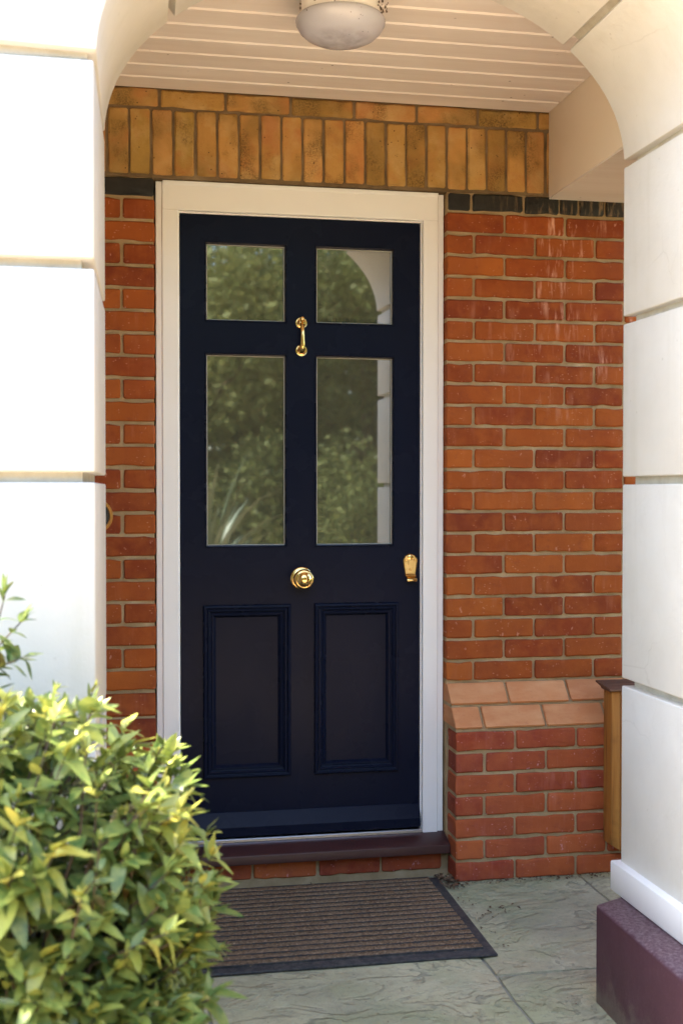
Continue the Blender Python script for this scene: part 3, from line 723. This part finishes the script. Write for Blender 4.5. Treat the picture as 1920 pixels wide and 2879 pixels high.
# cylinder pull
cp = thing('cylinder_pull', None, None, (1.001, DY, 1.045), parent=door)
def horseshoe(s):
    p = []
    for i in range(17):
        t = math.pi*i/16; p.append((1.001+0.0265*s*math.cos(t), 1.096+0.0265*s*math.sin(t)))
    p += [(1.001-0.0185*s, 1.046+0.004*(1-s)*10), (1.001+0.0185*s, 1.046+0.004*(1-s)*10)]
    return p
g = bmesh.new(); P1, P2, P3 = horseshoe(1.0), horseshoe(0.93), horseshoe(0.85); rings = []
for P_, h in ((P1, 0.0003), (P1, 0.0040), (P2, 0.0065), (P3, 0.0045)): rings.append([g.verts.new((a, DY-h, b)) for a, b in P_])
for A, B in zip(rings, rings[1:]):
    for i in range(len(A)): g.faces.new((A[i], A[(i+1) % len(A)], B[(i+1) % len(A)], B[i]))
g.faces.new(rings[-1]); sub('plate', g, MBR, cp, True, 25)
g = bmesh.new(); prism(g, [(DY-0.0005, 1.052), (DY-0.006, 1.050), (DY-0.012, 1.043), (DY-0.026, 1.037), (DY-0.030, 1.034), (DY-0.031, 1.028), (DY-0.029, 1.0255), (DY-0.026, 1.028), (DY-0.010, 1.036), (DY-0.0005, 1.040)], 'x', 0.984, 1.0195); bevel(g, 0.0012, 2); sub('lip', g, MBR, cp, True, 40)
g = bmesh.new(); lathe(g, [(0, 0.0045), (0.0100, 0.0045), (0.0100, 0.0085), (0.0085, 0.0095), (0.0, 0.0095)], 24, '-y', (1.0015, DY, 1.109)); box(g, 0.9945, 1.0085, DY-0.0085, DY-0.0045, 1.082, 1.101); box(g, 1.0007, 1.0023, DY-0.0098, DY-0.009, 1.104, 1.114); sub('cylinder', g, MBR, cp, True, 40)
for sx, sz in ((0.985, 1.098), (1.018, 1.099), (1.0015, 1.067)):
    g = bmesh.new(); lathe(g, [(0, 0.0044), (0.0052, 0.0044), (0.0045, 0.0062), (0.0012, 0.0066), (0.0, 0.0058)], 16, '-y', (sx, DY, sz)); sub('screw', g, MBR, cp, True, 60)

# ------------------------------------------------------------------ LAMP, PLAQUE, TIMBER BOXING, MAT
lamp = thing('ceiling_lamp', 'round frosted bulkhead lamp with white base on the boarded ceiling', 'lamp', (0.58, -0.865, 2.68))
g = bmesh.new(); lathe(g, [(0.0, 0.0005), (0.104, 0.0005), (0.106, 0.004), (0.104, 0.060), (0.108, 0.072), (0.105, 0.078), (0.0, 0.078)], 56, '-z', (0.58, -0.865, 2.68)); sub('base', g, MG, lamp, True, 40)
g = bmesh.new(); lathe(g, [(0.104, 0.070), (0.1165, 0.073), (0.1205, 0.080), (0.1190, 0.089), (0.110, 0.104), (0.095, 0.118), (0.072, 0.1295), (0.045, 0.1365), (0.02, 0.139), (0, 0.1395)], 56, '-z', (0.58, -0.865, 2.68)); sub('shade', g, MOP, lamp, True, 60)
cob = bmesh.new(); rs = random.Random(5)
for i in range(46):
    t = rs.choice([R(205), R(228), R(-25), R(-8)]) + rs.gauss(0, 0.16); r0 = rs.uniform(0.104, 0.128); z0 = 2.68 - rs.uniform(0.005, 0.088)
    p = Vector((0.58+r0*math.cos(t), -0.865+r0*math.sin(t), z0)); s = rs.uniform(0.001, 0.0032)
    bmesh.ops.create_icosphere(cob, subdivisions=1, radius=s, matrix=Matrix.Translation(p) @ Matrix.Diagonal((1, 1, rs.uniform(1, 2.2), 1)))
put('cobweb_dirt', mesh('cobweb_dirt', cob, M('brown_dirt', 0.95, base=(0.07, 0.04, 0.02)).m), label='brown cobweb dirt clinging around the ceiling lamp rim', cat='dirt', kind='stuff')

pl = thing('wall_plaque', 'round dark plaque with amber rim on the left brickwork', 'plaque', (-0.085, 0.0, 1.261))
g = bmesh.new(); lathe(g, [(0.046, 0.001), (0.0575, 0.001), (0.058, 0.010), (0.0545, 0.016), (0.049, 0.016), (0.046, 0.010), (0.046, 0.001)], 40, '-y', (-0.085, -0.001, 1.261)); sub('rim', g, M('amber_rim', 0.35, base=(0.42, 0.19, 0.035), spec=0.5).m, pl, True, 40)
g = bmesh.new(); lathe(g, [(0.0, 0.0005), (0.0458, 0.0005), (0.0458, 0.007), (0.0, 0.008)], 40, '-y', (-0.085, -0.001, 1.261)); sub('face', g, M('dark_plaque', 0.35, base=(0.02, 0.02, 0.022)).m, pl, True, 40)

tb = thing('timber_boxing', 'orange stained timber post with weathered cap beside the white pier', 'post', (1.72, -0.16, 0.0))
for x0, x1, zb0, zb1 in ((1.655, 1.688, 0.122, 0.100), (1.6895, 1.752, 0.099, 0.058), (1.7535, 1.80, 0.056, 0.03)):
    g = bmesh.new(); A = [(x0, zb0), (x1, zb1), (x1, 0.652), (x0, 0.652)]
    prism(g, A, 'y', -0.185, -0.118); bevel(g, 0.002, 2); sub('board', g, MWD, tb)
g = bmesh.new(); prism(g, [(-0.118, 0.654), (-0.196, 0.653), (-0.200, 0.659), (-0.194, 0.664), (-0.07, 0.676), (-0.068, 0.668), (-0.118, 0.664)], 'x', 1.644, 1.775); bevel(g, 0.003, 2); sub('cap', g, MWE, tb)

mat_ = thing('door_mat', 'brown ribbed doormat with black rubber border on the paving', 'doormat', (0.55, -0.41, 0.004))
MX0, MX1, MY0, MY1 = -0.02, 1.062, -0.752, -0.072
g = bmesh.new(); prism(g, [(MX0, MY0+0.004), (MX0+0.5, MY0+0.001), (MX1, MY0-0.004), (MX1+0.006, MY1), (MX0, MY1)], 'z', 0.002, 0.009); bevel(g, 0.0028, 2); sub('border', g, MRU, mat_)
g = bmesh.new(); box(g, MX0+0.029, MX1-0.031, MY0+0.039, MY1-0.005, 0.006, 0.0149); sub('backing', g, MRU, mat_, False)
rows_n = 17; y0 = MY0+0.040; pitch = (MY1-0.006-y0)/rows_n; rs = random.Random(11)
for i in range(rows_n):
    ya = y0+pitch*i; yb = ya+pitch-0.0080; g = bmesh.new(); nx = 150; V = []
    for q, (yy, zz) in enumerate(((ya, 0.0085), (ya+0.0015, 0.0155), ((ya+yb)/2-0.004, 0.0168), ((ya+yb)/2+0.005, 0.0166), (yb-0.0015, 0.0155), (yb, 0.0085))):
        V.append([g.verts.new((MX0+0.03+(MX1-0.062-MX0)*k/nx, yy+rs.uniform(-1, 1)*0.0016, zz+(rs.uniform(-1, 1)*0.0013 if 0 < q < 5 else 0))) for k in range(nx+1)])
    for A, B in zip(V, V[1:]):
        for k in range(nx): g.faces.new((A[k], A[k+1], B[k+1], B[k]))
    sub('rib', g, MCO, mat_, True, 80)
fv, ff = [], []
for i in range(16000):
    r_ = rs.randrange(rows_n); x = rs.uniform(MX0+0.03, MX1-0.034); y = y0+pitch*r_+rs.uniform(0.003, pitch-0.0145); a = rs.uniform(0, 6.28); l_ = rs.uniform(0.003, 0.008); wd = 0.0006
    b = len(fv); dx, dy = math.cos(a), math.sin(a); hz = rs.uniform(0.001, 0.005)
    fv += [(x-dy*wd, y+dx*wd, 0.0160), (x+dy*wd, y-dx*wd, 0.0160), (x+dx*l_, y+dy*l_*0.4, 0.0160+hz)]; ff.append((b, b+1, b+2))
L = wloc(mat_); fv = [(a-L.x, b-L.y, c-L.z) for a, b, c in fv]
put('fibres', pydata('fibres', fv, ff, MCO), None, mat_, L, kind='stuff')

# ------------------------------------------------------------------ LEAF LITTER
lv, lf = [], []; rs = random.Random(21)
def flake(x, y, z, s):
    a = rs.uniform(0, 6.28); b = len(lv); u = Vector((math.cos(a), math.sin(a), rs.uniform(-.3, .3)))*s; v = Vector((-math.sin(a), math.cos(a), rs.uniform(-.3, .3)))*s*rs.uniform(0.3, 0.6); c = Vector((x, y, z+s*0.3))
    for q in (c-u, c-v*0.9, c+u, c+v+Vector((0, 0, s*0.4))): lv.append(tuple(q))
    lf.append((b, b+1, b+2)); lf.append((b, b+2, b+3))
for i in range(90): flake(rs.uniform(1.06, 1.13), rs.uniform(-0.19, -0.045), 0.004, rs.uniform(0.004, 0.016))
for i in range(220): flake(rs.uniform(1.10, 1.75), -0.118-abs(rs.gauss(0, 0.022)), 0.003, rs.uniform(0.0015, 0.008))
for i in range(60): flake(1.075+abs(rs.gauss(0, 0.03)), rs.uniform(-0.7, -0.1), 0.003, rs.uniform(0.0015, 0.006))
for i in range(45): flake(rs.uniform(0.1, 1.05), -0.062+rs.gauss(0, 0.008), 0.004, rs.uniform(0.002, 0.007))
for i in range(26): flake(rs.gauss(1.19, 0.03), rs.gauss(-0.40, 0.02), 0.003, rs.uniform(0.003, 0.009))
for i in range(60): flake(rs.uniform(0.25, 1.25), rs.uniform(-1.3, -0.76), 0.003, rs.uniform(0.001, 0.004))
for i in range(110): flake(rs.uniform(0.15, 1.03), rs.uniform(-0.7, -0.09), 0.0195, rs.uniform(0.001, 0.0040))
ml = M('dry_litter', 0.9); ml.base(ml.ramp(ml.noise(ml.pos(), 80, 2), [(0.3, (0.035, 0.02, 0.012)), (0.6, (0.12, 0.065, 0.03)), (0.75, (0.35, 0.27, 0.2))]))
put('leaf_litter', pydata('leaf_litter', lv, lf, ml.m), label='dry brown leaf litter along the wall base and around the mat', cat='litter', kind='stuff')

# ------------------------------------------------------------------ SHRUB
def leaf_template(curl, fold, wdt, n=6):
    """leaf along +X, unit length, up +Z ; returns verts, faces"""
    v, f = [], []
    for i in range(n+1):
        t = i/n; wid = wdt*(math.sin(math.pi*min(1, t**0.85))**0.75)*(1-0.2*t) if 0 < i < n else 0.006
        z = -curl*t*t + 0.10*curl*math.sin(t*6)
        v += [(t, -wid, z+fold*wid), (t, 0, z), (t, wid, z+fold*wid)]
    for i in range(n):
        b = i*3; f += [(b, b+1, b+4, b+3), (b+1, b+2, b+5, b+4)]
    return v, f
LT = [leaf_template(c, fo, wd) for c, fo, wd in ((0.20, 0.35, 0.235), (0.42, 0.25, 0.27), (0.10, 0.45, 0.20), (0.60, 0.30, 0.25), (0.28, 0.15, 0.29), (-0.12, 0.30, 0.22))]
shrub = thing('leafy_shrub', 'yellow green leafy evergreen shrub in the left foreground', 'shrub', (-0.25, -2.0, -0.03))
rs = random.Random(42)
leaves = []   # (matrix, template, tint)
stems = []
BCN = Vector((-0.305, -1.96, 0.495))
def bush_r(d):
    """outer radius of the bush along direction d"""
    a = Vector((0.435, 0.32, 0.50)); k = (abs(d.x/a.x)**2.8+abs(d.y/a.y)**2.8+abs(d.z/a.z)**2.8)**(-1/2.8)
    return k*(1+0.10*noise.noise(d*2.3+Vector((3, 1, 7)))+0.07*noise.noise(d*6))
def add_leaf(p, dirv, upv, size, tint):
    x = dirv.normalized(); z = upv - x*upv.dot(x)
    if z.length < 1e-3: z = x.orthogonal()
    z.normalize(); y = z.cross(x)
    mt = Matrix((x*size, y*size, z*size)).transposed().to_4x4(); mt.translation = p
    leaves.append((mt, rs.randrange(len(LT)), max(0.0, min(1.0, tint))))
def shoot(tip, dirv, length, n, tipt, size):
    base = tip - dirv*length; stems.append((base, tip))
    side = dirv.orthogonal().normalized(); 
    for i in range(n):
        t = (i+0.6)/n; p = base.lerp(tip, t); ang = (i % 2)*math.pi/2 + rs.gauss(0, 0.3)
        for sgn in (1, -1):
            s = (Matrix.Rotation(ang, 3, dirv) @ side)*sgn
            spread = 1.05-0.55*t
            d = (dirv*(1-spread*0.55) + s*spread + Vector((0, 0, rs.gauss(-0.28, 0.25)))).normalized()
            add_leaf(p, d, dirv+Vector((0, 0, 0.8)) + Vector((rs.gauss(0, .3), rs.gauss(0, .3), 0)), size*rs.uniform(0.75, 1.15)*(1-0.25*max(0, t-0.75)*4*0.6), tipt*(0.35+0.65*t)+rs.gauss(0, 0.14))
    for q in range(3):
        d = (dirv + Vector((rs.gauss(0, .35), rs.gauss(0, .35), rs.gauss(0, .3)))).normalized(); add_leaf(tip, d, Vector((0, 0, 1))-dirv*0.3, size*rs.uniform(0.55, 0.85), tipt+rs.gauss(0, .12))
cnt = 0
while cnt < 820:
    d = Vector((rs.gauss(0, 1), rs.gauss(0, 1), rs.gauss(0, 1))).normalized()
    if d.z < -0.55: continue
    if d.y > 0.55 and rs.random() < 0.7: continue
    tip = BCN + d*bush_r(d)*rs.uniform(0.88, 1.06)
    if tip.x < -0.62 or tip.z < 0.05: continue
    if tip.y > -1.60 and tip.x < 0.06: tip.y = -1.60-rs.uniform(0, 0.1)
    if tip.y > -1.58: continue
    sd = (d*0.8 + Vector((0, 0, 0.45)) + Vector((rs.gauss(0, .25), rs.gauss(0, .25), rs.gauss(0, .2)))).normalized()
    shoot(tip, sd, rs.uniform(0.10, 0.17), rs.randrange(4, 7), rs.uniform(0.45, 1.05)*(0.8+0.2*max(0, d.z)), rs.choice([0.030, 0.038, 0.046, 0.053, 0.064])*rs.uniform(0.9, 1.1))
    cnt += 1
# taller sprig at the left edge
for tip, dv, ln in ((Vector((-0.195, -1.86, 1.175)), Vector((0.25, -0.1, 1)), 0.20), (Vector((-0.165, -1.84, 1.13)), Vector((0.7, 0, 0.75)), 0.14), (Vector((-0.245, -1.88, 1.14)), Vector((-0.3, 0, 1)), 0.18), (Vector((-0.165, -1.86, 1.065)), Vector((0.9, 0.1, 0.35)), 0.12)):
    shoot(tip-Vector((0.005, 0, 0.012)), dv.normalized(), ln, 6, 0.35, 0.046)
# inner fill
for i in range(2600):
    d = Vector((rs.gauss(0, 1), rs.gauss(0, 1), rs.gauss(0, 1))).normalized(); p = BCN + d*bush_r(d)*rs.uniform(0.45, 0.86)
    if p.z < 0.02 or (p.y > -1.62 and p.x < 0.08): continue
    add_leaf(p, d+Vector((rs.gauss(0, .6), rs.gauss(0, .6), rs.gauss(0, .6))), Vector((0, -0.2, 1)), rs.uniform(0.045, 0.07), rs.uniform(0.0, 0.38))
def leaf_score(mt):
    p = mt.translation; v = p-CAM; dist = v.length
    ndc = (v.dot(rt)/v.dot(fw), v.dot(up)/v.dot(fw))
    if not (-0.30 < ndc[0] < 0.3 and -0.45 < ndc[1] < 0.2): return -1
    outw = (p-BCN).length/bush_r((p-BCN).normalized())
    z = mt.col[2].to_3d().normalized(); face = abs(z.dot(v.normalized()))
    return (mt.col[0].to_3d().length/dist)*(0.3+face)*(outw**4)*(1.3 if (p-BCN).dot(-v) > 0 else 0.6)
order = sorted(range(len(leaves)), key=lambda i: -leaf_score(leaves[i][0]))
single = set(order[:300]); LM = {}
def leaf_mesh(ti, q):
    if (ti, q) not in LM:
        me = pydata('leaf', LT[ti][0], LT[ti][1], MLEAF, True); a = me.color_attributes.new('tint', 'FLOAT_COLOR', 'POINT')
        t = q/7; a.data.foreach_set('color', [t, t, t, 1.0]*len(me.vertices)); LM[(ti, q)] = me
    return LM[(ti, q)]
bulk_v, bulk_f, bulk_t = [], [], []; SL = wloc(shrub)
for i, (mt, ti, tn) in enumerate(leaves):
    if i in single:
        o = put('leaf', leaf_mesh(ti, round(tn*7)), None, shrub, mt.translation); loc, q, sc = mt.decompose()
        o.rotation_mode = 'QUATERNION'; o.rotation_quaternion = q; o.scale = sc
    else:
        b = len(bulk_v)
        for v in LT[ti][0]: bulk_v.append(tuple(mt @ Vector(v) - SL)); bulk_t += [tn, tn, tn, 1.0]
        bulk_f += [tuple(b+k for k in f) for f in LT[ti][1]]
me = pydata('foliage', bulk_v, bulk_f, MLEAF, True); a = me.color_attributes.new('tint', 'FLOAT_COLOR', 'POINT'); a.data.foreach_set('color', bulk_t)
put('foliage', me, None, shrub, SL, kind='stuff')
g = bmesh.new()
root = Vector((-0.27, -1.98, -0.03))
for i, (b, t) in enumerate(stems):
    tube(g, [b, t], [0.0022, 0.0012], 5)
    if i % 3 == 0:
        mid = root.lerp(b, 0.55)+Vector((rs.gauss(0, .02), rs.gauss(0, .02), 0.05)); tube(g, [root+Vector((rs.gauss(0, .04), rs.gauss(0, .03), 0)), mid, b], [0.008, 0.005, 0.0022], 6)
sub('stems', g, MBK, shrub)
put('planting_bed', boxm('planting_bed', -1.6, 0.10, -2.75, -1.68, -0.2, -0.012, MSO, 0.01), kind='structure')

# ------------------------------------------------------------------ GARDEN OPPOSITE (seen mirrored in the glass) and an added shade tree
def card_crown(center, rad, n, size, seed, tint, squash=0.8, name='crown', par=None, mat=MTREE, boxd=None):
    rs = random.Random(seed); v, f, tt = [], [], []
    L = wloc(par); lobes = []
    for i in range(16):
        d = Vector((rs.gauss(0, 1), rs.gauss(0, 1), rs.gauss(0, .8))).normalized(); lobes.append((center+Vector((d.x*rad*.65, d.y*rad*.65, d.z*rad*.65*squash)), rad*rs.uniform(0.28, 0.5)))
    for i in range(n):
        c, r_ = rs.choice(lobes); d = Vector((rs.gauss(0, 1), rs.gauss(0, 1), rs.gauss(0, 1))).normalized(); p = c+d*r_*(rs.random()**0.4)
        if boxd: p = Vector((rs.uniform(boxd[0], boxd[1]), rs.uniform(boxd[2], boxd[3]), rs.uniform(0, boxd[5]))); p.z *= 0.85+0.25*noise.noise((p.x*0.7, 0, 3)); p.y += 0.5*noise.noise((p.x, 0, p.z)); p.x += 0.3*noise.noise((p.y, 5, p.z))
        if p.z < 0.05: continue
        x = Vector((rs.gauss(0, 1), rs.gauss(0, 1), rs.gauss(-.3, .7))).normalized(); y = x.orthogonal().normalized(); y = Matrix.Rotation(rs.uniform(0, 6.28), 3, x) @ y
        s = size*rs.uniform(0.6, 1.3); b = len(v); p = p-L
        for q in (p, p+x*s*.5+y*s*.28, p+x*s, p+x*s*.5-y*s*.28): v.append(tuple(q))
        f.append((b, b+1, b+2, b+3)); t = max(0, min(1, tint+rs.gauss(0, .25))); tt += [t, t, t, 1.0]*4
    me = pydata(name, v, f, mat); a = me.color_attributes.new('tint', 'FLOAT_COLOR', 'POINT'); a.data.foreach_set('color', tt)
    put(name, me, None, par, L, kind='stuff')
def tree(name, label, x, y, h, rad, seed, n=17000, tint=0.5, size=0.115, grp=None):
    t = thing(name, label, 'tree', (x, y, -0.04), grp); g = bmesh.new(); rs = random.Random(seed)
    tube(g, [(x, y, -0.1), (x+.05, y, h*.35), (x-.04, y+.05, h*.75)], [0.14, 0.10, 0.04], 10)
    for i in range(6):
        a = rs.uniform(0, 6.28); tube(g, [(x, y, h*(.3+.07*i)), (x+math.cos(a)*rad*.4, y+math.sin(a)*rad*.4, h*(.45+.07*i)), (x+math.cos(a)*rad*.75, y+math.sin(a)*rad*.75, h*(.55+.07*i))], [0.05, 0.03, 0.01], 6)
    sub('trunk', g, MBK, t); card_crown(Vector((x, y, h*.58)), rad, n, size, seed, tint, h*.42/rad, 'crown', t)
for i, (lb, x, y, h, r_, tn) in enumerate([('broad sunlit tree mirrored in the upper left pane', 1.3, -11.5, 5.8, 2.2, .7), ('tall dark tree mirrored behind the upper right pane', 4.2, -12.5, 6.0, 2.3, .35),
    ('leafy tree across the drive left of the mirrored view', -2.8, -12.0, 5.6, 2.2, .5), ('leafy tree across the drive right of the mirrored view', 7.2, -11.5, 5.6, 2.2, .5), ('spreading garden tree far left across the drive', -6.6, -11.0, 5.5, 2.2, .4)]):
    tree('garden_tree', lb, x, y, h, r_, 100+i, tint=tn, grp='trees across the drive')
tree('garden_tree', 'unseen tree added outside the left edge to shade the shrub', -2.15, -2.15, 4.7, 0.95, 555, n=1250, tint=.5, size=0.12, grp='trees across the drive')  # added out of view so its crown dapples the shrub with shade
for i, (lb, x, y, r_, tn) in enumerate([('rounded shrub mirrored low in the left panes', 0.6, -9.3, 1.15, .45), ('dark shrub mirrored low in the right panes', 2.7, -9.5, 1.3, .25), ('clipped shrub at right edge of the mirrored garden', 5.0, -9.6, 1.3, .4), ('clipped shrub at left edge of the mirrored garden', -1.8, -9.4, 1.3, .4), ('broad shrub at the far left of the drive', -4.4, -9.4, 1.4, .3), ('broad shrub at the far right of the drive', 7.3, -9.4, 1.4, .3)]):
    t = thing('garden_shrub', lb, 'shrub', (x, y, -0.04), 'shrubs across the drive'); card_crown(Vector((x, y, 1.05)), r_, 7500, 0.075, 300+i, tn, 0.9, 'foliage', t)
hr = thing('garden_hedge', 'leafy boundary hedge standing outside the right edge of the view', 'hedge', (4.6, -5.2, -0.04)); card_crown(Vector((4.6, -5, 2)), 3, 26000, 0.16, 78, .45, 1, 'foliage', hr, MTREE, (4.0, 5.2, -9.0, -1.6, 0, 4.2))
hd = thing('garden_hedge', 'tall dense green hedge closing the mirrored garden behind the trees', 'hedge', (1.5, -15.5, -0.04)); card_crown(Vector((1.5, -15.5, 2)), 3, 52000, 0.34, 77, .3, 1, 'foliage', hd, MTREE, (-14, 16, -16.2, -14.6, 0, 5.9))
# strap-leaved plant
fx, fy = 1.05, -6.4; fl = thing('strap_leaf_plant', 'grey green strap leaved plant mirrored at the bottom of the lower left pane', 'plant', (fx, fy, -0.03)); rs = random.Random(9)
MFX = M('strap_leaf', 0.4, base=(0.13, 0.18, 0.11)).m
for i in range(60):
    a = rs.uniform(0, 6.28); le = rs.uniform(1.1, 1.95); lean = rs.uniform(0.15, 0.6); g = bmesh.new(); V = []
    d = Vector((math.cos(a), math.sin(a), 0)); s = Vector((-math.sin(a), math.cos(a), 0))
    for k in range(8):
        t = k/7; wd = 0.042*(1-t**2.2)+0.001; p = Vector((fx, fy, -0.03))+d*(0.06+lean*t*t*le)+Vector((0, 0, le*(t-0.28*t*t*t*lean*1.6))); V.append((g.verts.new(p-s*wd), g.verts.new(p+Vector((0, 0, -wd*.5))), g.verts.new(p+s*wd)))
    for A, B in zip(V, V[1:]):
        g.faces.new((A[0], A[1], B[1], B[0])); g.faces.new((A[1], A[2], B[2], B[1]))
    sub('leaf', g, MFX, fl, True, 60)
print('objects', len(bpy.data.objects), 'tris', sum(len(o.data.loop_triangles) if o.type == 'MESH' and not o.data.calc_loop_triangles() else 0 for o in bpy.data.objects))
